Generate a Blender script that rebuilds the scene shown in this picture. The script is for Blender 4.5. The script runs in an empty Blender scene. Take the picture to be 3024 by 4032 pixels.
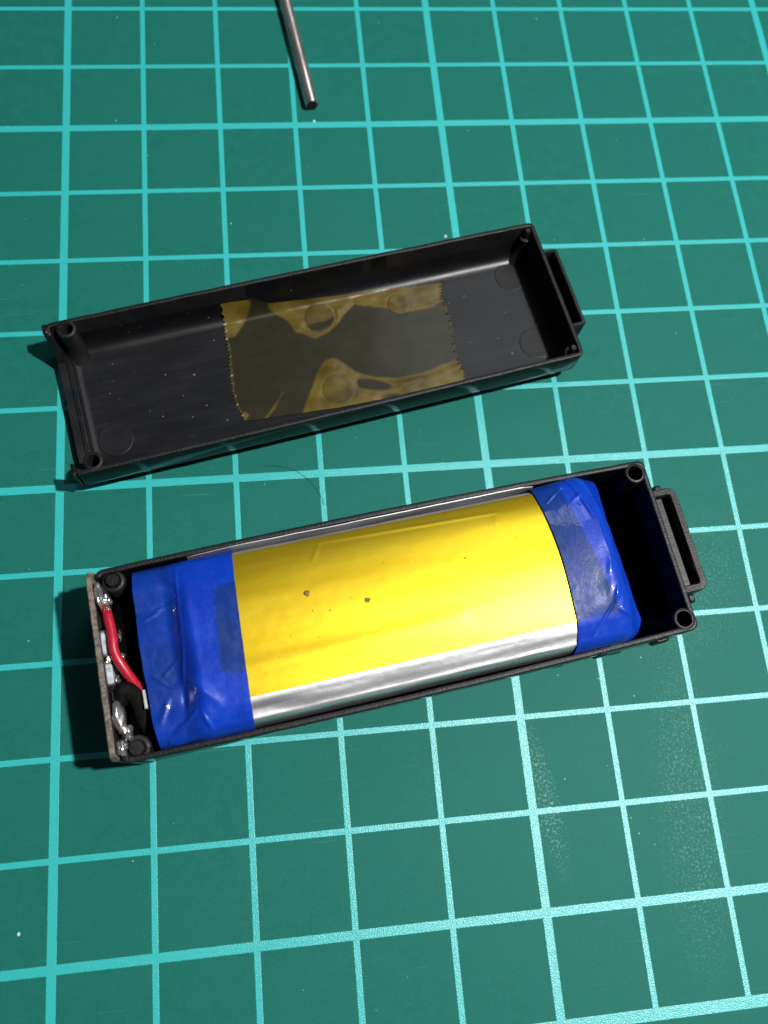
import bpy, bmesh, math, random
from math import sin, cos, pi, radians, sqrt, exp
from mathutils import Vector, Matrix, noise

# one unit is one centimetre (the mat's grid cells are 1 cm)
random.seed(7)
S = bpy.context.scene
S.unit_settings.system = 'METRIC'
S.unit_settings.scale_length = 0.01
COL = S.collection

# ---------------------------------------------------------------- camera
cam_d = bpy.data.cameras.new('camera')
cam = bpy.data.objects.new('camera', cam_d)
COL.objects.link(cam)
RX = ((0.99215685, -0.09126889, 0.08540945), (-0.06239566, -0.95367821, -0.29428667), (0.10831235, 0.28664936, -0.95189316))
cam.matrix_world = Matrix((
    (RX[0][0], -RX[1][0], -RX[2][0], 2.60306804),
    (RX[0][1], -RX[1][1], -RX[2][1], 2.56996318),
    (RX[0][2], -RX[1][2], -RX[2][2], 9.64373654),
    (0, 0, 0, 1)))
cam_d.sensor_fit = 'VERTICAL'
cam_d.sensor_height = 36.0
cam_d.lens = 3391.98 / 4032 * 36.0
cam_d.clip_start = 0.1
cam_d.clip_end = 500
cam_d.dof.use_dof = True
cam_d.dof.focus_distance = 9.3
cam_d.dof.aperture_fstop = 0.30
cam_d.dof.aperture_blades = 0
S.camera = cam

# ---------------------------------------------------------------- world and lamps
W = bpy.data.worlds.new('World')
S.world = W
W.use_nodes = True
bg = W.node_tree.nodes['Background']
bg.inputs[0].default_value = (0.80, 0.90, 1.0, 1)
bg.inputs[1].default_value = 0.06


def area(name, loc, target, size, power, col, shape='DISK'):
    d = bpy.data.lights.new(name, 'AREA')
    d.shape = shape
    d.size = size
    d.energy = power
    d.color = col
    o = bpy.data.objects.new(name, d)
    COL.objects.link(o)
    o.location = loc
    o.rotation_euler = (Vector(target) - Vector(loc)).to_track_quat('-Z', 'Y').to_euler()
    return o


area('desk_lamp', (20.8, 3.2, 37.0), (3.5, 5.0, 0), 1.5, 23500, (1.0, 0.985, 0.95))
area('fill_light', (10.4, 18.8, 19.5), (4, 8, 0), 8, 560, (0.90, 0.96, 1.0))  # unseen soft fill, added to brighten the mat's far end and the lid floor

S.view_settings.view_transform = 'Standard'
S.view_settings.look = 'None'
S.view_settings.exposure = 0.0
S.view_settings.gamma = 1.0


# ---------------------------------------------------------------- helpers
class Nodes:
    """small shorthand for a material's node tree"""
    def __init__(self, name):
        self.m = bpy.data.materials.new(name)
        self.m.use_nodes = True
        self.t = self.m.node_tree
        self.b = self.t.nodes['Principled BSDF']

    def n(self, typ, **kw):
        nd = self.t.nodes.new(typ)
        for k, v in kw.items():
            setattr(nd, k, v)
        return nd

    def link(self, a, b):
        self.t.links.new(a, b)

    def put(self, sock, v):
        if hasattr(v, 'links') or isinstance(v, bpy.types.NodeSocket):
            self.link(v, sock)
        elif isinstance(v, (tuple, list)) and len(v) == 3 and sock.type == 'RGBA':
            sock.default_value = (*v, 1)
        else:
            sock.default_value = v

    def math(self, op, a, b=None, c=None, clamp=False):
        nd = self.n('ShaderNodeMath', operation=op, use_clamp=clamp)
        self.put(nd.inputs[0], a)
        if b is not None:
            self.put(nd.inputs[1], b)
        if c is not None:
            self.put(nd.inputs[2], c)
        return nd.outputs[0]

    def ramp(self, x, a, b, lo=0.0, hi=1.0, smooth=True):
        nd = self.n('ShaderNodeMapRange')
        nd.interpolation_type = 'SMOOTHSTEP' if smooth else 'LINEAR'
        self.put(nd.inputs['Value'], x)
        for k, v in (('From Min', a), ('From Max', b), ('To Min', lo), ('To Max', hi)):
            self.put(nd.inputs[k], v)
        return nd.outputs[0]

    def mix(self, f, a, b):
        nd = self.n('ShaderNodeMix', data_type='RGBA')
        self.put(nd.inputs[0], f)
        self.put(nd.inputs[6], a)
        self.put(nd.inputs[7], b)
        return nd.outputs[2]

    def coord(self, scale=(1, 1, 1), loc=(0, 0, 0), rot=(0, 0, 0)):
        tc = self.n('ShaderNodeTexCoord')
        mp = self.n('ShaderNodeMapping')
        mp.inputs['Scale'].default_value = scale
        mp.inputs['Location'].default_value = loc
        mp.inputs['Rotation'].default_value = rot
        self.link(tc.outputs['Object'], mp.inputs[0])
        return mp.outputs[0]

    def noise(self, scale, detail=3, vec=None, rough=0.55):
        nd = self.n('ShaderNodeTexNoise')
        nd.inputs['Scale'].default_value = scale
        nd.inputs['Detail'].default_value = detail
        nd.inputs['Roughness'].default_value = rough
        self.link(vec if vec is not None else self.coord(), nd.inputs['Vector'])
        return nd.outputs['Fac']

    def bump(self, h, strength, dist=0.01, base=None):
        nd = self.n('ShaderNodeBump')
        nd.inputs['Strength'].default_value = strength
        nd.inputs['Distance'].default_value = dist
        self.link(h, nd.inputs['Height'])
        if base is not None:
            self.link(base, nd.inputs['Normal'])
        return nd.outputs[0]

    def set(self, **kw):
        for k, v in kw.items():
            k = {'base': 'Base Color', 'rough': 'Roughness', 'metal': 'Metallic', 'spec': 'Specular IOR Level',
                 'coat': 'Coat Weight', 'coat_rough': 'Coat Roughness', 'normal': 'Normal', 'coat_normal': 'Coat Normal',
                 'alpha': 'Alpha', 'ior': 'IOR', 'trans': 'Transmission Weight'}[k]
            self.put(self.b.inputs[k], v)
        return self.m


def mesh_obj(name, verts, faces, mat, parent=None, smooth=True, angle=35, mat2=None, which=None):
    me = bpy.data.meshes.new(name)
    me.from_pydata([tuple(v) for v in verts], [], faces)
    bm = bmesh.new()
    bm.from_mesh(me)
    bmesh.ops.recalc_face_normals(bm, faces=bm.faces)
    lim = radians(angle)
    for f in bm.faces:
        f.smooth = smooth
    for e in bm.edges:
        if len(e.link_faces) == 2:
            e.smooth = e.calc_face_angle(0) < lim
    bm.to_mesh(me)
    bm.free()
    me.materials.append(mat)
    if mat2 is not None:
        me.materials.append(mat2)
        for p in me.polygons:
            if which(p.center):
                p.material_index = 1
    o = bpy.data.objects.new(name, me)
    COL.objects.link(o)
    if parent is not None:
        o.parent = parent
    return o


def tag(o, label=None, cat=None, kind=None, group=None):
    if label:
        o['label'] = label
    if cat:
        o['category'] = cat
    if kind:
        o['kind'] = kind
    if group:
        o['group'] = group
    return o


def empty(name, loc, rz, label, cat):
    o = bpy.data.objects.new(name, None)
    COL.objects.link(o)
    o.location = loc
    o.rotation_euler = (0, 0, rz)
    o.empty_display_size = 0.3
    return tag(o, label, cat)


class MB:
    def __init__(self):
        self.v, self.f = [], []

    def add(self, vs, fs):
        k = len(self.v)
        self.v += [tuple(p) for p in vs]
        self.f += [tuple(i + k for i in f) for f in fs]
        return self

    def loft(self, rings, close_ring=True, cap0=False, cap1=False):
        n = len(rings[0])
        vs = [p for r in rings for p in r]
        fs = []
        for i in range(len(rings) - 1):
            for j in range(n if close_ring else n - 1):
                a, b = i * n + j, i * n + (j + 1) % n
                fs.append((a, b, b + n, a + n))
        if cap0:
            fs.append(tuple(range(n))[::-1])
        if cap1:
            fs.append(tuple((len(rings) - 1) * n + j for j in range(n)))
        return self.add(vs, fs)

    def lathe(self, c, prof, n=28, cap0=False, cap1=False, wob=0.0):
        rings = []
        for r, z in prof:
            rings.append([(c[0] + r * cos(2 * pi * k / n) * (1 + wob * random.uniform(-1, 1)), c[1] + r * sin(2 * pi * k / n), z) for k in range(n)])
        return self.loft(rings, True, cap0, cap1)

    def box(self, x0, x1, y0, y1, z0, z1, b=0.006):
        """a box with chamfered top and side edges"""
        def ring(d, z):
            c = min(b, (x1 - x0) / 3, (y1 - y0) / 3)
            X0, X1, Y0, Y1 = x0 + d, x1 - d, y0 + d, y1 - d
            return [(X0 + c, Y0, z), (X1 - c, Y0, z), (X1, Y0 + c, z), (X1, Y1 - c, z), (X1 - c, Y1, z), (X0 + c, Y1, z), (X0, Y1 - c, z), (X0, Y0 + c, z)]
        return self.loft([ring(b, z0), ring(0, z0 + b), ring(0, z1 - b), ring(b, z1)], True, True, True)

    def tube(self, pts, r, n=14, caps=True):
        pts = [Vector(p) for p in pts]
        rings = []
        up = Vector((0, 0, 1))
        for i, p in enumerate(pts):
            t = (pts[min(i + 1, len(pts) - 1)] - pts[max(i - 1, 0)]).normalized()
            a = t.cross(up)
            if a.length < 1e-3:
                a = t.cross(Vector((1, 0, 0)))
            a.normalize()
            b = a.cross(t)
            rr = r(i / (len(pts) - 1)) if callable(r) else r
            rings.append([p + a * rr * cos(2 * pi * k / n) + b * rr * sin(2 * pi * k / n) for k in range(n)])
        return self.loft(rings, True, caps, caps)

    def make(self, name, mat, parent=None, **kw):
        return mesh_obj(name, self.v, self.f, mat, parent, **kw)


def catmull(pts, n=10):
    P = [Vector(p) for p in pts]
    P = [P[0] * 2 - P[1]] + P + [P[-1] * 2 - P[-2]]
    out = []
    for i in range(1, len(P) - 2):
        for k in range(n):
            t = k / n
            out.append(0.5 * ((2 * P[i]) + (P[i + 1] - P[i - 1]) * t + (2 * P[i - 1] - 5 * P[i] + 4 * P[i + 1] - P[i + 2]) * t * t
                              + (3 * P[i] - P[i - 1] - 3 * P[i + 1] + P[i + 2]) * t ** 3))
    out.append(P[-2])
    return out


def sstep(a, b, x):
    t = max(0.0, min(1.0, (x - a) / (b - a)))
    return t * t * (3 - 2 * t)


def nz(x, y, z=0.0):
    return noise.noise(Vector((x, y, z)))


# ---------------------------------------------------------------- materials
def mat_cutting_mat():
    N = Nodes('cutting_mat_green')
    tc = N.n('ShaderNodeTexCoord')
    sp = N.n('ShaderNodeSeparateXYZ')
    N.link(tc.outputs['Object'], sp.inputs[0])
    # slight waver of the printed edge
    wv = N.math('MULTIPLY', N.math('SUBTRACT', N.noise(55, 2), 0.5), 0.012)

    def lines(c, off, lo, hi):
        i = N.math('ROUND', c)
        d = N.math('ADD', N.math('ABSOLUTE', N.math('SUBTRACT', c, i)), wv)
        k = N.math('MULTIPLY', N.math('SUBTRACT', i, off), 0.2)
        th = N.math('LESS_THAN', N.math('ABSOLUTE', N.math('SUBTRACT', k, N.math('ROUND', k))), 0.05)
        w = N.math('MULTIPLY_ADD', th, 0.0150, 0.0315)
        m = N.ramp(N.math('SUBTRACT', d, w), -0.003, 0.003, 1, 0)
        m = N.math('MULTIPLY', m, N.math('GREATER_THAN', c, lo))
        return N.math('MULTIPLY', m, N.math('LESS_THAN', c, hi))
    x, y = sp.outputs[0], sp.outputs[1]
    inside_y = N.math('MULTIPLY', N.math('GREATER_THAN', y, -0.06), N.math('LESS_THAN', y, 16.06))
    inside_x = N.math('MULTIPLY', N.math('GREATER_THAN', x, -5.06), N.math('LESS_THAN', x, 15.06))
    lx = N.math('MULTIPLY', lines(x, 0.0, -5.5, 15.5), inside_y)
    ly = N.math('MULTIPLY', lines(y, 1.0, 0.5, 16.5), inside_x)
    bd = N.math('MULTIPLY', N.ramp(N.math('ABSOLUTE', N.math('ADD', y, 0.055)), 0.055, 0.061, 1, 0), inside_x)
    ink = N.math('MAXIMUM', N.math('MAXIMUM', lx, ly), bd)
    fine = N.noise(120, 3)
    mid = N.noise(6, 4)
    big = N.noise(0.7, 3)
    green = N.mix(N.ramp(mid, 0.3, 0.7), (0.0092, 0.126, 0.100), (0.0112, 0.141, 0.113))
    green = N.mix(N.ramp(big, 0.35, 0.65), green, (0.0102, 0.133, 0.107))
    green = N.mix(N.math('MULTIPLY', N.ramp(N.noise(24, 4, rough=0.7), 0.45, 0.72), 0.30), green, (0.016, 0.175, 0.15))
    inkc = N.mix(N.ramp(fine, 0.35, 0.65), (0.026, 0.405, 0.405), (0.034, 0.46, 0.46))
    base = N.mix(ink, green, inkc)
    # scuffed streaks worn in the surface, their gloss painted on as pale colour
    def streak(cx, cy, rz, sx, sy):
        v = N.coord((1, 1, 1))
        mp = N.n('ShaderNodeMapping', vector_type='TEXTURE')
        mp.inputs['Location'].default_value = (cx, cy, 0)
        mp.inputs['Rotation'].default_value = (0, 0, rz)
        mp.inputs['Scale'].default_value = (sx, sy, 1)
        N.link(v, mp.inputs[0])
        ln = N.n('ShaderNodeVectorMath', operation='LENGTH')
        N.link(mp.outputs[0], ln.inputs[0])
        return N.ramp(ln.outputs[1], 0.25, 1.0, 1, 0)
    st = N.math('MAXIMUM', streak(5.15, 2.15, radians(7), 0.20, 1.05), N.math('MULTIPLY', streak(6.75, 1.9, radians(-4), 0.5, 2.2), 0.55))
    st = N.math('MAXIMUM', st, N.math('MULTIPLY', streak(7.2, 4.2, radians(-30), 0.8, 1.4), 0.35))
    speck = N.ramp(N.noise(34, 4, rough=0.75), 0.50, 0.72)
    scuff_gloss = N.math('MULTIPLY', N.math('MULTIPLY', st, speck), 0.75)
    base = N.mix(scuff_gloss, base, (0.40, 0.60, 0.56))
    # tiny pale dust all over
    dust = N.ramp(N.noise(17, 1), 0.80, 0.84)
    base = N.mix(N.math('MULTIPLY', dust, 0.35), base, (0.4, 0.6, 0.56))
    sc = None
    for rz, dn in ((0.5, 3.0), (-0.9, 2.3), (1.45, 2.7)):
        nn = N.ramp(N.noise(dn, 2, N.coord((0.22, 16, 1), (dn, rz, 0), (0, 0, rz))), 0.735, 0.76)
        sc = nn if sc is None else N.math('MAXIMUM', sc, nn)
    base = N.mix(N.math('MULTIPLY', sc, 0.14), base, (0.24, 0.42, 0.39))
    rough = N.math('MULTIPLY_ADD', ink, -0.24, 0.54)
    rough = N.math('ADD', rough, N.math('MULTIPLY_ADD', mid, 0.10, -0.05))
    grain = N.noise(70, 2, rough=0.6)
    h = N.math('MULTIPLY', grain, N.math('MULTIPLY_ADD', ink, 0.9, 0.45))
    nb = N.bump(h, 0.32, 0.012)
    return N.set(base=base, rough=rough, spec=N.math('MULTIPLY_ADD', ink, 0.55, 0.10), normal=nb)


def mat_black(name, rough=0.38, grain=0.35, col=(0.0045, 0.0045, 0.0052), scale=70, dust=0.0, spec=0.28):
    N = Nodes(name)
    g = N.noise(scale, 3)
    m = N.noise(3.5, 4)
    base = N.mix(N.ramp(m, 0.35, 0.7), col, tuple(c * 1.5 for c in col))
    if dust:
        d = N.math('MULTIPLY', N.ramp(N.noise(16, 2, rough=0.7), 0.69, 0.76), N.ramp(N.noise(1.3, 2), 0.42, 0.62))
        base = N.mix(N.math('MULTIPLY', d, dust), base, (0.25, 0.25, 0.27))
    r = N.math('MULTIPLY_ADD', m, 0.22, rough - 0.11)
    return N.set(base=base, rough=r, spec=spec, normal=N.bump(g, grain, 0.006))


def mat_floor_plastic():
    """moulded floor: polished, with faint drawn streaks and wear along the length"""
    N = Nodes('black_plastic_polished')
    v = N.coord((0.8, 7, 3))
    s = N.noise(1.6, 5, v, 0.65)
    m = N.noise(1.6, 3)
    base = N.mix(N.ramp(s, 0.4, 0.75), (0.0036, 0.0039, 0.0052), (0.0058, 0.0063, 0.0085))
    d = N.ramp(N.noise(21, 1, rough=0.4), 0.765, 0.80)
    d2 = N.math('MULTIPLY', N.ramp(N.noise(26, 3, rough=0.7), 0.56, 0.66), N.ramp(N.noise(2.1, 1), 0.72, 0.80))
    base = N.mix(N.math('MULTIPLY', N.math('MAXIMUM', d, d2), 0.55), base, (0.30, 0.30, 0.32))
    r = N.math('ADD', N.math('MULTIPLY_ADD', s, 0.20, 0.23), N.math('MULTIPLY', m, 0.10))
    return N.set(base=base, rough=r, spec=0.40, normal=N.bump(N.noise(60, 2), 0.10, 0.006))


def mat_yellow():
    N = Nodes('yellow_film')
    v = N.coord((0.5, 4, 3))
    s = N.noise(1.1, 3, v)
    f = N.noise(45, 3)
    base = N.mix(N.ramp(s, 0.3, 0.7), (0.87, 0.60, 0.020), (0.92, 0.655, 0.034))
    base = N.mix(N.math('MULTIPLY', N.ramp(N.noise(9, 2), 0.70, 0.76), 0.5), base, (0.45, 0.27, 0.02))
    r = N.math('MULTIPLY_ADD', s, 0.10, 0.33)
    return N.set(base=base, rough=r, metal=0.86, spec=0.3, coat=0.04, coat_rough=0.3, normal=N.bump(f, 0.10, 0.004))


def mat_foil(name, ROUGH):
    N = Nodes(name)
    v = N.coord((0.7, 9, 9))
    s = N.noise(1.5, 4, v)
    base = N.mix(N.ramp(s, 0.3, 0.7), (0.66, 0.66, 0.68), (0.86, 0.86, 0.88))
    return N.set(base=base, rough=N.math('MULTIPLY_ADD', s, 0.2, ROUGH), metal=0.88, normal=N.bump(N.noise(30, 3), 0.10, 0.008))


def mat_blue():
    """thin glossy blue tape: darker where the printed film under it shows through"""
    N = Nodes('blue_tape')
    at = N.n('ShaderNodeAttribute', attribute_name='under')
    m = at.outputs['Fac']
    s = N.noise(2.2, 3)
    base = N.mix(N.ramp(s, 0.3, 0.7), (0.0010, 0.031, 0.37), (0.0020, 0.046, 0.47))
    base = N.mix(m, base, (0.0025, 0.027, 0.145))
    sm = N.noise(14, 5, N.coord((1, 0.5, 1)), 0.7)
    r = N.math('MULTIPLY_ADD', N.ramp(sm, 0.42, 0.62), 0.16, 0.34)
    return N.set(base=base, rough=r, spec=0.32, coat=N.ramp(sm, 0.35, 0.62, 0.75, 0.22), coat_rough=0.055, normal=N.bump(N.noise(11, 4, rough=0.65), 0.16, 0.02), coat_normal=N.bump(N.noise(4.5, 3, rough=0.55), 0.30, 0.02))


def mat_amber():
    N = Nodes('amber_tape')
    at = N.n('ShaderNodeAttribute', attribute_name='bubble')
    m = at.outputs['Fac']
    s = N.noise(3.0, 4, N.coord((1, 2, 1)))
    stuck = N.mix(N.ramp(s, 0.3, 0.7), (0.014, 0.0126, 0.0056), (0.020, 0.0175, 0.0075))
    loose = N.mix(N.ramp(s, 0.3, 0.7), (0.078, 0.054, 0.005), (0.135, 0.098, 0.018))
    base = N.mix(m, stuck, loose)
    r = N.math('MULTIPLY_ADD', m, -0.06, 0.38)
    return N.set(base=base, rough=r, spec=0.26, coat=0.14, coat_rough=0.12, normal=N.bump(N.noise(9, 4), 0.10, 0.02))


def mat_simple(name, col, rough=0.5, metal=0.0, grain=0.1, scale=40, var=0.25, coat=0.0, spec=0.5):
    N = Nodes(name)
    f = N.noise(scale, 4, rough=0.65)
    base = N.mix(N.ramp(f, 0.3, 0.7), tuple(c * (1 - var) for c in col), tuple(min(1, c * (1 + var)) for c in col))
    return N.set(base=base, rough=N.math('MULTIPLY_ADD', f, 0.2, rough - 0.1), metal=metal, coat=coat, spec=spec, normal=N.bump(f, grain, 0.01))


def mat_rod():
    N = Nodes('drawn_steel')
    s = N.noise(2.0, 5, N.coord((9, 9, 1.5)), 0.7)
    tg = N.n('ShaderNodeTangent', direction_type='RADIAL', axis='Z')
    N.link(tg.outputs[0], N.b.inputs['Tangent'])
    N.b.inputs['Anisotropic'].default_value = 0.75
    N.b.inputs['Anisotropic Rotation'].default_value = 0.25
    base = N.mix(N.ramp(s, 0.35, 0.7), (0.40, 0.36, 0.34), (0.66, 0.62, 0.60))
    return N.set(base=base, rough=N.math('MULTIPLY_ADD', s, 0.14, 0.30), metal=0.9)


M_MAT = mat_cutting_mat()
M_RIM = mat_black('black_plastic_textured', 0.42, 0.8, (0.0085, 0.0085, 0.0098), 50, dust=0.12)
M_FLOOR = mat_floor_plastic()
M_POLISH = mat_black('black_plastic_outside', 0.16, 0.06, (0.005, 0.005, 0.006), spec=0.2)
M_BLACK = mat_black('black_plastic', 0.5, 0.2, (0.0022, 0.0022, 0.0024), dust=0.05, spec=0.07)
M_MARK = mat_black('black_plastic_matt', 0.47, 0.15, (0.0042, 0.0045, 0.0058), spec=0.34)
M_SCUFF = mat_black('black_plastic_scuffed', 0.45, 0.5, (0.024, 0.025, 0.027), 18)
M_YEL = mat_yellow()
M_FOIL = mat_foil('silver_pouch_foil', 0.30)
M_FOIL_SIDE = mat_foil('silver_pouch_foil_smooth', 0.06)
M_BLUE = mat_blue()
M_AMBER = mat_amber()
M_ROD = mat_rod()
M_ROD_END = mat_simple('dark_rod_end', (0.012, 0.011, 0.010), 0.8, 0.3)
M_BOARD = mat_simple('board_edge', (0.145, 0.120, 0.100), 0.75, 0, 0.8, 26, 0.55)
M_MASK = mat_simple('solder_mask', (0.020, 0.016, 0.015), 0.40, 0, 0.4, 30, 0.4)
M_SOLDER = mat_simple('solder', (0.80, 0.78, 0.74), 0.26, 0.93, 0.10, 12, 0.15)
M_CHIP = mat_simple('component_white', (0.46, 0.48, 0.52), 0.40, 0.15, 0.3, 20, 0.3)
M_RED = mat_simple('red_insulation', (0.42, 0.011, 0.030), 0.36, 0, 0.12, 25, 0.15, 0.2)
M_WIRE = mat_simple('black_insulation', (0.0035, 0.0035, 0.0035), 0.75, 0, 0.9, 16, 0.6, 0.0, 0.12)
M_TAB = mat_simple('nickel', (0.72, 0.72, 0.70), 0.42, 0.75, 0.15, 30, 0.1)
M_HAIR = mat_simple('hair', (0.02, 0.03, 0.025), 0.5)
M_DUST = mat_simple('dust', (0.55, 0.66, 0.62), 0.9)
M_TABLE = mat_simple('table_top', (0.22, 0.19, 0.16), 0.6, 0, 0.1, 3, 0.2)

# ---------------------------------------------------------------- the surface
def rrect(x0, x1, y0, y1, r, d, z, nl=60, ns=24, k=5):
    """one ring of a rounded rectangle inset by d, counter-clockwise from the near left corner"""
    r = max(0.012, r - d)
    x0, x1, y0, y1 = x0 + d, x1 - d, y0 + d, y1 - d
    out = []
    cs = [((x0 + r, y0 + r), pi), ((x1 - r, y0 + r), 1.5 * pi), ((x1 - r, y1 - r), 0), ((x0 + r, y1 - r), 0.5 * pi)]
    for i, ((cx, cy), a0) in enumerate(cs):
        arc = [(cx + r * cos(a0 + pi / 2 * j / k), cy + r * sin(a0 + pi / 2 * j / k), z) for j in range(k + 1)]
        out += arc
        (nx, ny), na = cs[(i + 1) % 4]
        q = (nx + r * cos(na), ny + r * sin(na))
        n = nl if i % 2 == 0 else ns
        p = arc[-1]
        out += [(p[0] + (q[0] - p[0]) * j / n, p[1] + (q[1] - p[1]) * j / n, z) for j in range(1, n)]
    return out


m = MB()
rg = lambda d, z: rrect(-7, 17, -2, 18, 0.5, d, z, 4, 4, 8)
m.loft([rg(0, -0.3), rg(0, -0.03), rg(0.02, 0.0)], True, True, True)
mat_o = m.make('cutting_mat', M_MAT)
tag(mat_o, 'green cutting mat printed with a turquoise centimetre grid', 'cutting mat', 'structure')

m = MB()
m.box(-45, 55, -40, 50, -2.3, -0.304, 0.05)
tag(m.make('table', M_TABLE), 'plain table top lying under the green cutting mat', 'table', 'structure')

# ---------------------------------------------------------------- the empty lid
LA = radians(11.3)
lid = empty('empty_case', (0.32, 5.92, 0), LA, 'empty black plastic case half with an amber tape patch stuck inside it', 'plastic case')
LZ = 0.60


def shell_rings(L0, L1, Wd, H, floor_z, wall, left_fn, seed, rimw, bow=0.0):
    """outer bottom -> outer wall -> rim -> inner wall -> fillet -> floor"""
    prof = [(0.30 * (1 - cos(radians(a))), 0.30 * (1 - sin(radians(a)))) for a in (86, 70, 54, 39, 25, 12, 0)] + [(0.0, H * 0.72), (0.0, H - 0.014), (0.004, H - 0.004), (0.014, H),
            (rimw - 0.010, H), (rimw - 0.003, H - 0.004), (rimw, H - 0.016), (wall * 0.9, H * 0.62), (wall, floor_z + 0.19),
            (wall + 0.018, floor_z + 0.10), (wall + 0.055, floor_z + 0.04), (wall + 0.11, floor_z + 0.008), (wall + 0.16, floor_z)]
    rings = []
    for d, z in prof:
        rr = rrect(L0, L1, 0, Wd, 0.075, d, z)
        q = []
        for (x, y, zz) in rr:
            t = 1 - sstep(0.0, 0.03, x - (L0 + d))       # 1 on the left end wall
            if t > 0 and zz > floor_z + 0.01:
                zz = zz + (min(zz, left_fn(y)) - zz) * t
            y += bow * (2 * y / Wd - 1) * max(0.0, sin(pi * (x - L0) / (L1 - L0))) ** 0.8 * sstep(0.05, 0.7 * H, zz)
            e = 0.0035 * nz(x * 5 + seed, y * 5, zz * 6) + 0.002 * nz(x * 22 + seed, y * 22, zz * 20)
            if z > 0.05:
                q.append((x + e, y + e, zz + (0.4 * e if z > H - 0.02 else 0)))
            else:
                q.append((x, y, zz))
        rings.append(q)
    return rings


def lid_left(v):
    # hooks at both ends, a low sill between them
    lo = 0.17
    far = lo + (LZ - lo) * sstep(1.60, 1.78, v)
    near = lo + (LZ - lo) * (1 - sstep(0.11, 0.15, v))
    return max(far, near)


rings = shell_rings(0.0, 6.02, 1.90, LZ, 0.10, 0.095, lid_left, 3.0, 0.055, 0.012)
m = MB()
m.loft(rings[:15], True, True, False)
m.make('shell', M_RIM, lid, angle=50, mat2=M_POLISH, which=lambda c: c.z < LZ - 0.02 and (c.y < 0.06 or c.y > 1.84 or c.x > 5.97))
m = MB()
m.loft(rings[14:], True, False, True)
m.make('lining', M_FLOOR, lid, angle=50)


def lean(m, c, sh, z0, z1):
    """push the foot of a post towards the cavity"""
    for i, (x, y, z) in enumerate(m.v):
        k = max(0.0, min(1.0, (z1 - z) / (z1 - z0))) ** 1.6
        m.v[i] = (x + sh[0] * k, y + sh[1] * k, z)


def post(name, parent, c, ro, ri, z0, z1, base=0.0, mat=M_RIM, depth=0.34, sh=(0, 0)):
    m = MB()
    m.lathe(c, [(ro + base, z0), (ro + base * 0.6, z0 + 0.06), (ro + base * 0.3, z0 + 0.12), (ro, z0 + 0.2), (ro, z1 - 0.05), (ro, z1 - 0.008), (ro - 0.008, z1), (ri + 0.008, z1), (ri, z1 - 0.01),
                (ri * 0.92, z1 - depth), (0.002, z1 - depth - 0.02)], 30, False, True, 0.006)
    lean(m, c, sh, z0, z0 + 0.2)
    return m.make(name, mat, parent, angle=50)


post('screw_post', lid, (0.235, 1.775), 0.112, 0.066, 0.09, LZ + 0.004, 0.03, sh=(0.0, -0.10))
post('screw_post', lid, (0.215, 0.125), 0.108, 0.068, 0.09, LZ + 0.004, 0.02, sh=(0.0, 0.11))
for c in ((5.915, 1.79), (5.915, 0.12)):
    m = MB()
    m.lathe(c, [(0.10, 0.09), (0.096, 0.16), (0.092, 0.24), (0.088, 0.32), (0.085, 0.40), (0.075, 0.47), (0.042, 0.475), (0.040, LZ - 0.01), (0.030, LZ + 0.008)], 22, False, True)
    for i, (x, y, z) in enumerate(m.v):
        k = max(0.0, min(1.0, (0.32 - z) / 0.23)) ** 1.6
        m.v[i] = (x - 0.09 * k, y + (0.09 if c[1] < 1 else -0.09) * k, z)
    m.make('locating_pin', M_RIM, lid, angle=40)
# small lips that stand out from both corners of the open end
for (x0, x1, y0, y1, z0) in ((-0.030, 0.030, 1.780, 1.896, 0.24), (-0.032, 0.008, 0.010, 0.155, 0.24)):
    m = MB()
    m.box(x0, x1, y0, y1, z0, LZ - 0.003, 0.012)
    m.make('lip', M_RIM, lid)
# board slot ridges on the low left end
m = MB()
m.loft([[(u, v, z) for (u, z) in ((0.088, 0.10), (0.092, 0.180), (0.100, 0.190), (0.118, 0.191), (0.128, 0.175), (0.134, 0.10))] for v in
        [0.26 + 1.40 * k / 40 for k in range(41)]], True, True, True)
for i, p in enumerate(m.v):
    e = 0.004 * nz(p[1] * 9, p[2] * 5, 2.0)
    m.v[i] = (p[0] + e + 0.004 * (p[1] - 0.9), p[1], p[2] + e)
m.make('slot_ridge', M_RIM, lid)
m = MB()
m.loft([[(u, v, z) for (u, z) in ((0.152, 0.10), (0.154, 0.150), (0.160, 0.157), (0.172, 0.157), (0.178, 0.145), (0.182, 0.10))] for v in
        [0.24 + 1.40 * k / 40 for k in range(41)]], True, True, True)
m.make('slot_ridge', M_RIM, lid)
# moulding marks: shallow discs in the floor
for (cx, cy, r, h) in ((5.70, 1.50, 0.205, -0.0), (5.70, 0.51, 0.205, 0.0), (0.44, 0.53, 0.20, 0.0)):
    m = MB()
    prof = [(r + 0.004, 0.1005), (r + 0.001, 0.1050), (r - 0.006, 0.1055), (r - 0.016, 0.1050), (r * 0.6, 0.105), (0.002, 0.105)]
    ang = 44
    rngs = []
    for rr, z in prof:
        rngs.append([(min(cx + rr * cos(2 * pi * k / ang), 5.905), cy + rr * sin(2 * pi * k / ang), z) for k in range(ang)])
    m.loft(rngs, True, False, True)
    m.make('moulding_mark', M_MARK, lid, angle=60)


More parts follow.
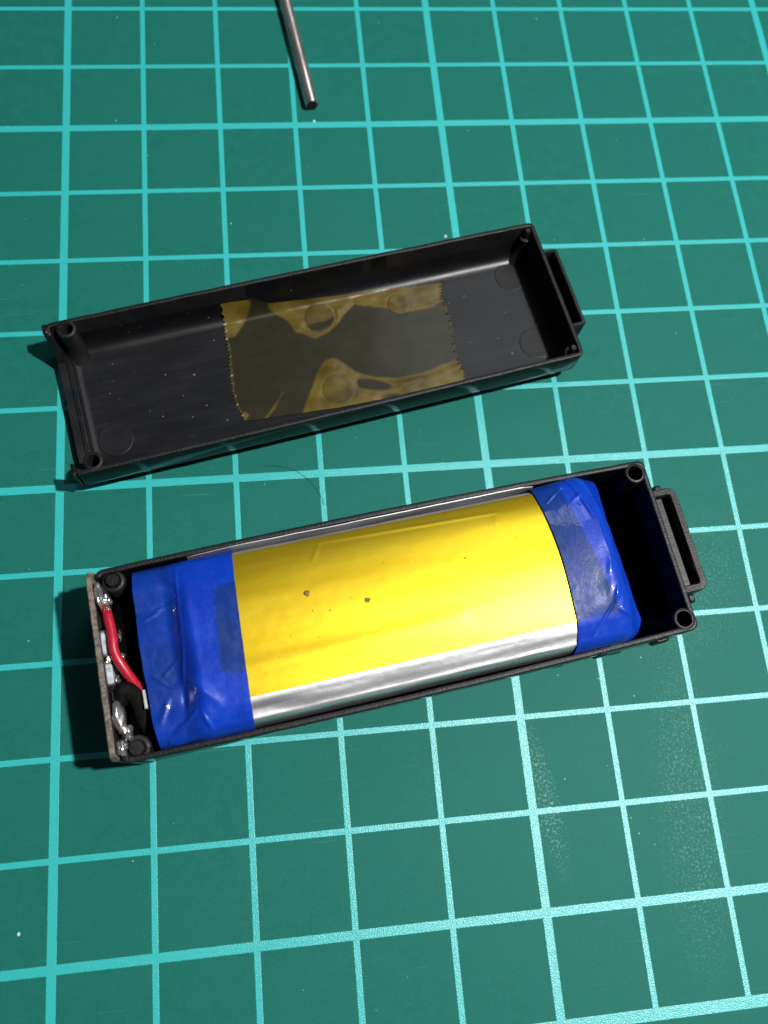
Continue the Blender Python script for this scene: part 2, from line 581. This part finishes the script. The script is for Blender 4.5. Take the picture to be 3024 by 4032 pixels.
def clip_loop(parent, u0, u1, v0, v1, t, z0, z1, rc, name, slope=0.0):
    """a square belt loop standing out from the end wall"""
    def path(d):
        a = u1 - d
        p = [(u0, v0 + d)]
        r = max(0.02, rc - d)
        for k in range(7):
            th = -pi / 2 + pi / 2 * k / 6
            p.append((a - r + r * cos(th), v0 + d + r + r * sin(th)))
        for k in range(1, 12):
            p.append((a, v0 + d + r + (v1 - v0 - 2 * d - 2 * r) * k / 12))
        for k in range(7):
            th = pi / 2 * k / 6
            p.append((a - r + r * cos(th), v1 - d - r + r * sin(th)))
        p.append((u0, v1 - d))
        return p
    o, i = path(0), path(t)
    ob, ib = path(0.012), path(t - 0.012)
    rings = []
    for a, b, c, d in zip(o, ob, ib, i):
        zt = z1 - slope * (u1 - a[0])
        e = 0.003 * nz(a[0] * 9, a[1] * 9, 4)
        rings.append([(a[0], a[1], z0), (a[0] + e, a[1], zt - 0.015), (b[0], b[1], zt + e), (c[0], c[1], zt + e), (d[0] + e, d[1], zt - 0.015), (d[0], d[1], z0)])
    m = MB()
    m.loft(rings, True, True, True)
    return m.make(name, M_RIM, parent, angle=40)


clip_loop(lid, 6.005, 6.255, 0.44, 1.555, 0.055, 0.10, 0.47, 0.05, 'clip_loop')
m = MB()
m.box(6.004, 6.205, 0.49, 1.505, 0.10, 0.16, 0.008)
m.make('clip_floor', M_BLACK, lid)

# ---------------------------------------------------------------- amber tape in the lid
def inpoly(x, y, P):
    c = False
    for i in range(len(P)):
        (x0, y0), (x1, y1) = P[i - 1], P[i]
        if (y0 > y) != (y1 > y) and x < (x1 - x0) * (y - y0) / (y1 - y0) + x0:
            c = not c
    return c


def polydist(x, y, P):
    best = 9
    for i in range(len(P)):
        (ax, ay), (bx, by) = P[i - 1], P[i]
        dx, dy = bx - ax, by - ay
        L = dx * dx + dy * dy or 1e-9
        t = max(0, min(1, ((x - ax) * dx + (y - ay) * dy) / L))
        best = min(best, math.hypot(x - ax - dx * t, y - ay - dy * t))
    return best if inpoly(x, y, P) else -best


LOOSE = [
    # outlines of the patches that did not stick, in the lid's own centimetres
    [(2.61, 0.30), (2.79, 0.58), (2.97, 0.84), (3.08, 0.92), (3.17, 0.93), (3.27, 0.83), (3.38, 0.69), (3.56, 0.57), (3.85, 0.48), (4.17, 0.46), (4.45, 0.51),
     (4.68, 0.55), (4.83, 0.46), (4.8, -0.1), (2.57, 0.0)],
    [(2.15, 0.34), (2.26, 0.44), (2.36, 0.53), (2.46, 0.63), (2.32, 0.45), (2.21, 0.36)],
    [(1.80, 0.46), (1.97, 0.50), (2.00, 0.44), (1.96, 0.40)],
    [(1.80, 1.52), (2.08, 1.49), (2.23, 1.63), (2.36, 1.80), (2.00, 2.10)],
    [(2.57, 1.74), (2.76, 1.55), (2.82, 1.37), (2.91, 1.32), (3.03, 1.22), (3.20, 1.28), (3.32, 1.34), (3.52, 1.51), (3.63, 1.57), (3.75, 1.52), (4.01, 1.43),
     (4.07, 1.34), (4.13, 1.31), (4.28, 1.31), (4.57, 1.30), (4.67, 1.34), (4.90, 1.40), (4.95, 1.80), (2.62, 2.10)],
]
DARK = [  # stuck islands inside the loose patches
    [(3.36, 0.55), (3.40, 0.58), (3.55, 0.53), (3.71, 0.44), (3.77, 0.38), (3.70, 0.35), (3.50, 0.40), (3.36, 0.47)],
    [(3.60, 0.265), (3.69, 0.29), (3.83, 0.26), (3.76, 0.235)],
    [(2.98, 1.42), (3.07, 1.44), (3.20, 1.43), (3.32, 1.46), (3.30, 1.39), (3.22, 1.34), (3.10, 1.33), (3.01, 1.36)],
]
DISC = [(3.12, 0.50, 0.185), (3.16, 1.50, 0.18), (4.16, 1.44, 0.13)]
EDGE_T = [(2.01, 1.89), (2.36, 1.83), (2.60, 1.77), (3.45, 1.72), (4.10, 1.68), (4.80, 1.60)]
EDGE_B = [(1.92, 0.38), (2.44, 0.33), (3.04, 0.27), (3.46, 0.25), (4.10, 0.24), (4.69, 0.19)]
EDGE_L = [(1.92, 0.38), (1.87, 0.61), (1.87, 0.79), (1.90, 1.01), (1.95, 1.32), (1.96, 1.51), (1.98, 1.67), (2.01, 1.89)]
EDGE_R = [(4.69, 0.19), (4.68, 0.46), (4.69, 0.69), (4.75, 1.04), (4.76, 1.28), (4.73, 1.42), (4.80, 1.60)]


def along(P, t):
    """point at fraction t of a polyline's length"""
    d = [math.hypot(b[0] - a[0], b[1] - a[1]) for a, b in zip(P, P[1:])]
    x = t * sum(d)
    for (a, b), l in zip(zip(P, P[1:]), d):
        if x <= l or b == P[-1]:
            k = min(1.0, x / l)
            return a[0] + (b[0] - a[0]) * k, a[1] + (b[1] - a[1]) * k
        x -= l


def coons(s, t):
    B, T, L, R = along(EDGE_B, s), along(EDGE_T, s), along(EDGE_L, t), along(EDGE_R, t)
    out = []
    for c in (0, 1):
        v = (1 - t) * B[c] + t * T[c] + (1 - s) * L[c] + s * R[c]
        v -= (1 - s) * (1 - t) * EDGE_B[0][c] + s * (1 - t) * EDGE_B[-1][c] + (1 - s) * t * EDGE_T[0][c] + s * t * EDGE_T[-1][c]
        out.append(v)
    return out


def zfloor(v):
    # the lid's floor with its fillet to the far wall
    w = 1.90 - 0.095
    t = v - (w - 0.16)
    return 0.10 if t <= 0 else 0.10 + 0.19 * (t / 0.16) ** 2.2


nu, nv = 250, 150
V, F, BUB = [], [], []
for j in range(nv + 1):
    t = j / nv
    ph = (t * 31) % 1.0
    tooth = abs(ph - 0.5) * 2
    for i in range(nu + 1):
        s = i / nu
        x, y = coons(s, t)
        es = max(0, 1 - s / 0.016)
        ee = max(0, 1 - (1 - s) / 0.016)
        amp = 0.030 + 0.016 * nz(t * 14, 3.1)
        x += es * tooth * amp - ee * tooth * amp
        b = max(polydist(x, y, P) for P in LOOSE)
        b = min(b, min(-polydist(x, y, P) + 0.0 for P in DARK))
        b += 0.010 * nz(x * 7, y * 7, 1)
        k = sstep(-0.016, 0.022, b) * (0.80 + 0.35 * nz(x * 3.1, y * 4.2, 4))
        lift = 0.010 * sstep(0, 0.12, b) * (1 + 0.6 * nz(x * 6, y * 9, 2))
        for (cx, cy, r) in DISC:
            dd = math.hypot(x - cx, y - cy)
            lift += 0.0022 * sstep(r + 0.02, r - 0.005, dd) - 0.0016 * exp(-((dd - r - 0.015) / 0.012) ** 2)
            if k > 0.3:
                k -= 0.25 * exp(-((dd - r) / 0.012) ** 2)
                k -= 0.22 * sstep(r, r - 0.02, dd)
        curl = (es + ee) * (0.5 + 0.5 * tooth) * 0.032 * max(0, nz(t * 40, s * 2, 7) + 0.1)
        V.append((x, y, zfloor(y) + 0.009 + lift + curl + 0.002 * nz(x * 3, y * 3)))
        k = max(k, 0.55 * min(1, es + ee))
        BUB.append(max(0.0, min(1.0, k)))
for j in range(nv):
    for i in range(nu):
        a = j * (nu + 1) + i
        F.append((a, a + 1, a + nu + 2, a + nu + 1))
tape = mesh_obj('amber_tape', V, F, M_AMBER, None, angle=80)
att = tape.data.attributes.new('bubble', 'FLOAT', 'POINT')
att.data.foreach_set('value', BUB)
tape.location = (0.32, 5.92, 0)
tape.rotation_euler = (0, 0, LA)
tag(tape, 'patch of translucent amber tape with saw-toothed ends inside the empty case half', 'tape')

# ---------------------------------------------------------------- the case half with the battery
CA = radians(8.1)
CO = (0.85, 2.85, 0)
CZ = 0.97
case = empty('battery_case', CO, CA, 'black plastic case half holding the yellow and blue battery, belt loop at its end', 'plastic case')


def case_left(v):
    lo = 0.22
    return lo + (CZ - lo) * max(sstep(1.80, 1.83, v), 1 - sstep(0.07, 0.10, v))


rings = shell_rings(0.03, 6.0, 1.92, CZ, 0.10, 0.085, case_left, 11.0, 0.058, 0.036)
m = MB()
m.loft(rings[:15], True, True, False)
m.make('shell', M_RIM, case, angle=50, mat2=M_POLISH, which=lambda c: c.z < CZ - 0.02 and (c.y < 0.06 or c.y > 1.84 or c.x > 5.97))
m = MB()
m.loft(rings[14:], True, False, True)
m.make('lining', M_BLACK, case, angle=50)
post('screw_post', case, (5.865, 1.79), 0.115, 0.078, 0.09, CZ + 0.004, 0.02, sh=(-0.10, -0.10))
post('screw_post', case, (5.870, 0.130), 0.118, 0.080, 0.09, CZ + 0.004, 0.02, sh=(-0.10, 0.10))
for c, r in (((0.195, 1.785), 0.118), ((0.185, 0.118), 0.128)):
    m = MB()
    m.lathe(c, [(r, 0.30), (r, CZ - 0.05), (r - 0.012, CZ - 0.035), (r * 0.68, CZ - 0.032), (r * 0.66, CZ - 0.05), (r * 0.60, CZ - 0.05), (r * 0.58, CZ + 0.01),
                (r * 0.5, CZ + 0.022), (r * 0.12, CZ + 0.024)], 28, False, True, 0.012)
    m.make('screw_post', M_RIM, case, angle=45)
clip_loop(case, 5.99, 6.275, 0.385, 1.565, 0.085, 0.30, 0.93, 0.10, 'clip_loop')
m = MB()
m.box(5.985, 6.150, 0.45, 1.50, 0.40, 0.80, 0.01)
m.make('clip_floor', M_SCUFF, case)
for (x0, x1, y0, y1, z0, z1) in ((6.10, 6.19, 1.55, 1.645, 0.55, 0.80), (6.12, 6.20, 0.30, 0.40, 0.45, 0.70), (5.56, 5.72, -0.045, 0.02, 0.60, 0.80), (4.91, 5.02, -0.04, 0.02, 0.58, 0.80)):
    m = MB()
    m.box(x0, x1, y0, y1, z0, z1, 0.018)
    m.make('snap_tab', M_RIM, case)

# ---------------------------------------------------------------- the battery
bat = empty('battery', (CO[0], CO[1], 0.13), CA, 'flat pouch battery wrapped in yellow film with blue tape over both ends', 'battery')
BZ = 0.13
PROF = [(0.105, 0.45), (0.060, 0.78), (0.048, 0.90), (0.066, 1.00), (0.105, 1.092), (0.170, 1.130), (0.245, 1.163), (0.335, 1.187), (0.60, 1.212), (0.92, 1.224),
        (1.20, 1.214), (1.42, 1.186), (1.58, 1.142), (1.70, 1.090), (1.770, 1.045), (1.812, 0.98), (1.825, 0.90), (1.825, 0.70), (1.80, 0.45)]
PV = catmull([(v, z, 0) for v, z in PROF], 14)
ARC = [0.0]
for a, b in zip(PV, PV[1:]):
    ARC.append(ARC[-1] + (b - a).length)


def prof_at(s):
    """profile point (v, z) and normal at arc length s"""
    s = max(0.0, min(ARC[-1] - 1e-5, s))
    lo, hi = 0, len(ARC) - 1
    while hi - lo > 1:
        md = (lo + hi) // 2
        if ARC[md] <= s:
            lo = md
        else:
            hi = md
    t = (s - ARC[lo]) / (ARC[hi] - ARC[lo])
    p = PV[lo].lerp(PV[hi], t)
    d = (PV[hi] - PV[lo]).normalized()
    return p.x, p.y, (-d.y, d.x)


def arc_of(v, top=True):
    best = min(range(len(PV)), key=lambda i: abs(PV[i].x - v) + (0 if PV[i].y > 1.0 else 5))
    return ARC[best]


def end_drop(u):
    """how far the pouch narrows and sinks towards its two ends"""
    return 0.17 * (1 - sstep(0.66, 0.92, u)), 0.20 * sstep(5.10, 5.42, u) ** 1.5


def seg_ridge(u, v, a, b, h, w):
    dx, dy = b[0] - a[0], b[1] - a[1]
    L = dx * dx + dy * dy
    t = max(0, min(1, ((u - a[0]) * dx + (v - a[1]) * dy) / L))
    d = math.hypot(u - a[0] - dx * t, v - a[1] - dy * t)
    return h * exp(-(d / w) ** 2) * (0.35 + 0.65 * sin(pi * min(1, max(0, t * 0.9 + 0.05))))


def strip(name, u0f, u1f, s0, s1, off, mat, nu, ns, disp=None, under=None):
    V, F, U = [], [], []
    for j in range(ns + 1):
        s = s0 + (s1 - s0) * j / ns
        v, z, (nx, nzz) = prof_at(s)
        for i in range(nu + 1):
            u = u0f(v) + (u1f(v) - u0f(v)) * i / nu
            dl, dr = end_drop(u)
            hh = off + (disp(u, v, s) if disp else 0)
            edge = 1 - 0.75 * sstep(1.35, 1.65, v) - 0.5 * sstep(0.45, 0.15, v)
            zz = z - (dl * edge + dr) * sstep(0.5, 1.05, z)
            # the wrap pulls in a little where the end is folded
            pull = 0.0 * (1 - sstep(0.4, 0.8, u)) + 0.02 * sstep(5.1, 5.35, u)
            vv = v + (0.95 - v) * pull * 0.6
            V.append((u, vv + nx * hh, zz + nzz * hh - BZ))
            U.append(under(u, v) if under else 0.0)
    for j in range(ns):
        for i in range(nu):
            a = j * (nu + 1) + i
            F.append((a, a + 1, a + nu + 2, a + nu + 1))
    o = mesh_obj(name, V, F, mat, bat, angle=75)
    if under:
        at = o.data.attributes.new('under', 'FLOAT', 'POINT')
        at.data.foreach_set('value', U)
    return o


def foil_disp(u, v, s):
    d = 0.004 * nz(u * 1.5, s * 6, 1) + 0.0015 * nz(u * 14, s * 14, 5)
    if v < 0.33:
        # a long crease along the near edge and the fold near the left tape
        d += 0.010 * exp(-((v - 0.115 - 0.012 * nz(u * 3, 2)) / 0.014) ** 2)
        d -= 0.016 * exp(-((u - 1.45) / 0.28) ** 2) * exp(-((v - 0.20) / 0.05) ** 2)
    return d


strip('pouch', lambda v: 0.43, lambda v: 5.30, arc_of(0.106), ARC[-1], 0.0, M_FOIL, 150, 130, foil_disp)
strip('pouch_side', lambda v: 0.43, lambda v: 5.30, 0.0, arc_of(0.110), 0.001, M_FOIL_SIDE, 120, 24, lambda u, v, s: 0.004 * nz(u * 1.5, s * 5, 1))


def yel_disp(u, v, s):
    d = 0.003 * nz(u * 0.7, v * 1.6, 3) + 0.0005 * nz(u * 9, v * 9, 8)
    d += seg_ridge(u, v, (2.28, 1.700), (4.15, 1.625), 0.006, 0.016)
    d += seg_ridge(u, v, (2.18, 1.50), (2.30, 1.72), 0.004, 0.012)
    d += seg_ridge(u, v, (4.12, 1.45), (4.16, 1.64), 0.004, 0.012)
    d += seg_ridge(u, v, (1.0, 0.57), (3.5, 0.62), 0.012, 0.09)
    d += seg_ridge(u, v, (2.4, 0.60), (4.0, 0.72), 0.0015, 0.06)
    return d


strip('yellow_film', lambda v: 1.00, lambda v: 4.98, arc_of(0.325), arc_of(1.765), 0.008, M_YEL, 160, 90, yel_disp)

# blemishes on the yellow film
for k, (u, v, r) in enumerate(((2.055, 1.186, 0.035), (2.628, 0.992, 0.030), (2.435, 0.654, 0.014), (2.075, 1.006, 0.009), (2.243, 0.974, 0.009), (3.697, 1.205, 0.011), (3.2, 0.45, 0.008))):
    m = MB()
    n = 11
    rad = [r * (0.75 + 0.5 * random.random()) for _ in range(n)]
    z0 = prof_at(arc_of(v))[1] - BZ
    ring0 = [(u + rad[i] * cos(2 * pi * i / n), v + 0.9 * rad[i] * sin(2 * pi * i / n), z0 + 0.006) for i in range(n)]
    ring1 = [(u + 0.6 * rad[i] * cos(2 * pi * i / n), v + 0.55 * rad[i] * sin(2 * pi * i / n), z0 + 0.0155) for i in range(n)]
    m.loft([ring0, ring1], True, False, True)
    m.make('brown_speck', mat_simple('brown_speck', (0.20, 0.115, 0.02), 0.7) if k == 0 else bpy.data.materials['brown_speck'], bat)


LCREASE = [((0.83, 1.74), (0.79, 0.98), 0.010, 0.022), ((0.79, 0.98), (0.72, 0.60), 0.014, 0.020), ((0.72, 0.60), (0.70, 0.33), -0.016, 0.035),
           ((0.56, 1.36), (0.85, 1.42), 0.014, 0.016), ((0.42, 1.28), (0.60, 1.34), 0.010, 0.02), ((0.55, 0.72), (0.74, 0.86), 0.012, 0.014),
           ((0.43, 0.75), (0.60, 0.60), 0.010, 0.018), ((0.60, 0.60), (0.74, 0.58), 0.010, 0.012), ((0.50, 0.12), (0.80, 0.32), 0.030, 0.020),
           ((0.55, 0.08), (0.85, 0.12), 0.014, 0.02), ((0.46, 0.30), (0.55, 0.48), 0.016, 0.04), ((0.80, 0.60), (1.02, 0.36), 0.018, 0.06),
           ((0.62, 1.70), (0.78, 1.52), -0.018, 0.05), ((0.60, 1.20), (0.78, 1.05), -0.008, 0.05), ((0.86, 0.30), (0.92, 0.14), 0.012, 0.02)]


def blueL_disp(u, v, s):
    d = 0.010 * nz(u * 2.1, v * 2.1, 11) * (1 - sstep(0.85, 1.1, u)) + 0.004 * nz(u * 5, v * 5, 4) * (1 - sstep(0.9, 1.2, u)) + 0.0015 * nz(u * 6, v * 3, 9)
    for a, b, h, w in LCREASE:
        d += seg_ridge(u, v, a, b, h * 1.2, w * 0.75)
    return d


def under_left(u, v):
    # rounded end of the yellow film under the tape
    cx, cy, hx, hy, r = 1.40, 1.02, 0.26, 0.44, 0.10
    qx, qy = abs(u - cx - 0.08 * (v - 1.02)) - hx + r, abs(v - cy) - hy + r
    d = math.hypot(max(qx, 0), max(qy, 0)) + min(max(qx, qy), 0) - r
    k = (0.80 + 0.22 * nz(u * 3, v * 3, 2)) * (1 - sstep(-0.018, 0.024, d))
    fold = 0.85 * (1 - sstep(0.70, 0.84, u)) * (0.6 + 0.6 * nz(u * 2.5, v * 2.5, 6))
    return max(0, min(1, max(k, fold)))


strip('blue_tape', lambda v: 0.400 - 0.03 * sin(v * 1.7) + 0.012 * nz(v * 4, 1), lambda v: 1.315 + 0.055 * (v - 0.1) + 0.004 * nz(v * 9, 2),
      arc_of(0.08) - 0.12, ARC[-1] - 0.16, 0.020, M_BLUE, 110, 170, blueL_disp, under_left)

RCREASE = [((5.06, 0.52), (5.13, 0.70), 0.010, 0.06), ((5.02, 1.85), (5.17, 1.20), 0.012, 0.022), ((4.72, 1.60), (4.95, 1.74), 0.008, 0.012), ((4.98, 1.55), (5.10, 1.60), 0.014, 0.02),
           ((4.82, 0.18), (5.10, 0.46), -0.014, 0.016), ((5.10, 0.46), (5.17, 0.62), 0.018, 0.03), ((5.12, 0.75), (5.18, 0.90), 0.014, 0.035),
           ((5.14, 0.35), (5.32, 0.24), 0.022, 0.03), ((4.85, 1.78), (5.0, 1.70), 0.006, 0.012), ((5.16, 1.2), (5.20, 0.8), 0.006, 0.03)]


def blueR_disp(u, v, s):
    d = 0.008 * nz(u * 2.4, v * 2.4, 21) * sstep(4.9, 5.1, u) + 0.004 * nz(u * 6, v * 6, 14) * sstep(4.9, 5.1, u) + 0.0016 * nz(u * 7, v * 4, 19) + 0.040 * sstep(4.40, 5.14, u) * sstep(0.2, 0.5, v)
    for a, b, h, w in RCREASE:
        d += seg_ridge(u, v, a, b, h * 1.1, w * 0.8)
    return d


def under_right(u, v):
    edge = 4.905 + 0.145 * (1.75 - v)
    k = (0.82 + 0.25 * nz(u * 4, v * 2, 3)) * (1 - sstep(edge - 0.012, edge + 0.012, u)) * sstep(0.33, 0.36, v)
    return k


REND = [(0.03, 5.20), (0.086, 5.31), (0.16, 5.385), (0.23, 5.41), (0.33, 5.375), (0.45, 5.345), (0.66, 5.335), (0.88, 5.325), (1.27, 5.305), (1.50, 5.34), (1.66, 5.39), (1.77, 5.41), (1.84, 5.34)]


def right_end(v):
    v = max(REND[0][0], min(REND[-1][0] - 1e-6, v))
    for (a, ua), (b, ub) in zip(REND, REND[1:]):
        if v <= b:
            return ua + (ub - ua) * (v - a) / (b - a) + 0.008 * nz(v * 7, 7)
    return REND[-1][1]


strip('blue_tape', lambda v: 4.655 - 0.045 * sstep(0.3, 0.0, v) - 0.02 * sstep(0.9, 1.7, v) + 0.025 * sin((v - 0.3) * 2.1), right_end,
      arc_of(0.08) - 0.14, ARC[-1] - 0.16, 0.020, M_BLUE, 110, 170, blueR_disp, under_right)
# end caps: the tape folded down over both ends
for ue, sgn, z1 in ((0.405, -1, 1.06), (5.325, 1, 0.93)):
    m = MB()
    rr = []
    for k in range(9):
        t = k / 8
        rr.append([(ue + sgn * (0.012 + 0.03 * sin(pi * t)) + 0.012 * nz(v * 3, t * 3, 5), 0.13 + 1.66 * v, (z1 - 0.08 * (2 * v - 1) ** 4) * (1 - t) + 0.2 * t - BZ) for v in [q / 30 for q in range(31)]])
    m.loft(rr, False)
    o = m.make('tape_end', M_BLUE, bat, angle=80)
    at = o.data.attributes.new('under', 'FLOAT', 'POINT')
    at.data.foreach_set('value', [0.0] * len(o.data.vertices))
# sealed seam of the pouch standing along the far wall
m = MB()
fl = []
for k in range(81):
    u = 0.95 + 3.75 * k / 80
    w = 0.006 * nz(u * 2.2, 3) + 0.003 * nz(u * 9, 4)
    h = 1.15 * min(1, (u - 0.9) / 0.5, (4.75 - u) / 0.2) ** 0.5
    fl.append([(u, 1.862 + w, 0.72 - BZ), (u, 1.868 + w, 0.86 - BZ), (u, 1.872 + w, 0.90 + 0.085 * h - BZ), (u, 1.881 + w, 0.90 + 0.085 * h - BZ), (u, 1.877 + w, 0.86 - BZ), (u, 1.872 + w, 0.72 - BZ)])
m.loft(fl, True, True, True)
m.make('pouch_seam', M_FOIL, bat)
m = MB()
m.box(0.322, 0.350, 0.455, 0.640, 0.55 - BZ, 1.03 - BZ, 0.005)
m.make('nickel_tab', M_TAB, bat)

# ---------------------------------------------------------------- the little circuit board at the open end
pcb = empty('circuit_board', CO, CA, 'narrow soldered circuit board standing upright across the open end of the case', 'circuit board')
m = MB()
rr = []
for k in range(61):
    v = 0.045 + 1.87 * k / 60
    zt = 1.065 - 0.11 * (1 - sstep(0.05, 0.075, v)) - 0.10 * sstep(1.86, 1.875, v) + 0.006 * nz(v * 8, 1)
    e = 0.004 * nz(v * 9, 7)
    tilt = -0.008 * (1 - v)
    rr.append([(-0.050 + tilt, v, 0.03), (-0.052 + e + tilt, v, zt - 0.01), (-0.043 + e + tilt, v, zt), (-0.004 + e + tilt, v, zt), (0.003 + e + tilt, v, zt - 0.01), (0.003 + tilt, v, 0.03)])
m.loft(rr, True, True, True)
m.make('board', M_BOARD, pcb)
m = MB()
m.box(0.003, 0.012, 0.10, 1.78, 0.2, 1.035, 0.004)
m.make('solder_mask', M_MASK, pcb)


def lump(name, c, r, mat, n=0.25, seed=0, freq=9):
    bm = bmesh.new()
    bmesh.ops.create_icosphere(bm, subdivisions=3, radius=1)
    V = []
    for v in bm.verts:
        p = v.co
        k = 1 + n * noise.noise(p * 1.6 + Vector((seed, 0, 0))) + n * 0.4 * noise.noise(p * 4 + Vector((0, seed, 0)))
        V.append((c[0] + p.x * r[0] * k, c[1] + p.y * r[1] * k, c[2] + p.z * r[2] * k))
    F = [tuple(v.index for v in f.verts) for f in bm.faces]
    bm.free()
    return mesh_obj(name, V, F, mat, pcb, angle=70)


lump('solder_joint', (0.050, 1.640, 1.00), (0.042, 0.125, 0.07), M_SOLDER, 0.45, 1)
lump('solder_joint', (0.112, 1.585, 0.97), (0.042, 0.060, 0.05), M_SOLDER, 0.6, 2)
lump('solder_flux', (0.075, 1.630, 0.90), (0.06, 0.13, 0.10), M_MASK, 0.5, 3)
lump('solder_joint', (0.068, 0.440, 1.00), (0.058, 0.165, 0.09), M_SOLDER, 0.35, 4)
lump('solder_joint', (0.125, 0.285, 0.98), (0.046, 0.085, 0.07), M_SOLDER, 0.6, 5)
lump('solder_joint', (0.055, 1.012, 0.99), (0.032, 0.050, 0.05), M_SOLDER, 0.7, 6)
lump('solder_joint', (0.100, 0.795, 0.96), (0.028, 0.034, 0.04), M_SOLDER, 0.8, 8)
lump('solder_joint', (0.165, 1.030, 0.86), (0.020, 0.030, 0.04), M_SOLDER, 0.8, 9)
lump('solder_joint', (0.165, 1.240, 0.86), (0.014, 0.060, 0.04), M_SOLDER, 0.8, 12)
lump('solder_joint', (0.055, 0.150, 0.98), (0.045, 0.085, 0.06), M_SOLDER, 0.5, 10)
lump('solder_flux', (0.060, 0.660, 0.96), (0.055, 0.080, 0.08), M_MASK, 0.6, 21)
lump('solder_flux', (0.050, 1.390, 0.95), (0.040, 0.090, 0.06), M_MASK, 0.6, 22)
lump('solder_joint', (0.125, 1.485, 1.02), (0.022, 0.034, 0.03), M_SOLDER, 0.4, 23)
for (v0, v1, z1) in ((1.06, 1.27, 1.035), (0.77, 0.96, 1.02)):
    m = MB()
    m.box(0.006, 0.074, v0, v1, 0.86, z1, 0.014)
    o = m.make('chip_component', M_CHIP, pcb)
    m = MB()
    m.box(0.005, 0.076, v0 - 0.022, v0 - 0.001, 0.865, z1 - 0.004, 0.006)
    m.make('chip_end', M_SOLDER, o)
    m = MB()
    m.box(0.005, 0.076, v1 + 0.001, v1 + 0.022, 0.865, z1 - 0.004, 0.006)
    m.make('chip_end', M_SOLDER, o)


def wire(name, pts, r, mat, label):
    m = MB()
    m.tube(catmull(pts, 9), r, 16)
    o = m.make(name, mat, None, angle=60)
    o.location = CO
    o.rotation_euler = (0, 0, CA)
    return tag(o, label, 'wire')


wire('red_wire', [(0.09, 1.50, 0.95), (0.112, 1.42, 1.04), (0.132, 1.21, 1.07), (0.128, 1.06, 1.07), (0.175, 0.91, 1.04), (0.245, 0.745, 0.96), (0.300, 0.63, 0.86), (0.33, 0.55, 0.70), (0.35, 0.5, 0.5)],
     0.049, M_RED, 'short red insulated wire curving from the circuit board to the battery')
wire('black_wire', [(0.085, 0.58, 0.93), (0.120, 0.66, 1.00), (0.175, 0.68, 1.00), (0.232, 0.62, 0.96), (0.262, 0.50, 0.90), (0.272, 0.36, 0.84), (0.30, 0.26, 0.72), (0.33, 0.22, 0.5)],
     lambda t: 0.082 - 0.012 * t, M_WIRE, 'sooty black wire bent over beside the bigger solder joint')

# ---------------------------------------------------------------- steel rod at the top
m = MB()
A = Vector((3.243, 11.245, 0.089))
B = Vector((2.62, 15.6, 0.089))
ax = (B - A).normalized()
ang = math.atan2(ax.y, ax.x) - pi / 2
r0 = 0.088
prof = [(r0 * 0.80, 0.05), (r0 * 0.80, 0.004), (r0 * 0.88, 0.0), (r0 * 0.96, 0.004), (r0, 0.014), (r0, 1.0), (r0, 2.0), (r0, (B - A).length)]
m.lathe((0, 0), prof, 36, False, True)
rod = m.make('steel_rod', M_ROD, None, angle=40)
q = ax.to_track_quat('Z', 'Y')
rod.rotation_euler = q.to_euler()
rod.location = A
tag(rod, 'thin grey steel rod lying on the mat at the top edge', 'rod')
m = MB()
m.lathe((0, 0), [(r0 * 0.88, 0.003), (r0 * 0.86, -0.003), (r0 * 0.5, -0.004), (0.002, -0.002)], 24, False, True)
m.make('rod_end', M_ROD_END, rod)  # solid near-black face closing the rod's end

# ---------------------------------------------------------------- hair and dust
m = MB()
m.tube(catmull([(2.30, 6.13, 0.006), (2.48, 6.12, 0.02), (2.66, 6.07, 0.012), (2.82, 5.95, 0.008), (2.93, 5.81, 0.02), (2.985, 5.68, 0.006), (3.0, 5.6, 0.006)], 8), 0.0017, 6)
tag(m.make('hair', M_HAIR), 'fine dark hair curled on the mat between the two case halves', 'hair')
m = MB()
for k in range(60):
    x, y = random.uniform(-0.6, 8.6), random.uniform(-0.4, 13.5)
    if k < 24:
        x, y = random.gauss(6.6, 0.9), random.gauss(2.4, 1.1)
    r = random.choice((0.005, 0.006, 0.008, 0.011))
    n = 5
    a0 = random.random() * 6
    ring = [(x + r * random.uniform(0.6, 1.2) * cos(a0 + 2 * pi * i / n), y + r * random.uniform(0.6, 1.2) * sin(a0 + 2 * pi * i / n), 0.0005) for i in range(n)]
    top = [(x + (p[0] - x) * 0.5, y + (p[1] - y) * 0.5, r * 0.7) for p in ring]
    m.loft([ring, top], True, False, True)
for (x, y, r) in ((3.26, 11.06, 0.022), (4.86, 9.2, 0.022), (-0.32, 1.36, 0.02)):
    ring = [(x + r * cos(2 * pi * i / 7) * random.uniform(0.7, 1.2), y + r * sin(2 * pi * i / 7), 0.0005) for i in range(7)]
    m.loft([ring, [(x + (p[0] - x) * 0.5, y + (p[1] - y) * 0.5, 0.01) for p in ring]], True, False, True)
tag(m.make('dust', M_DUST), 'pale dust specks scattered over the green mat', 'dust', 'stuff')
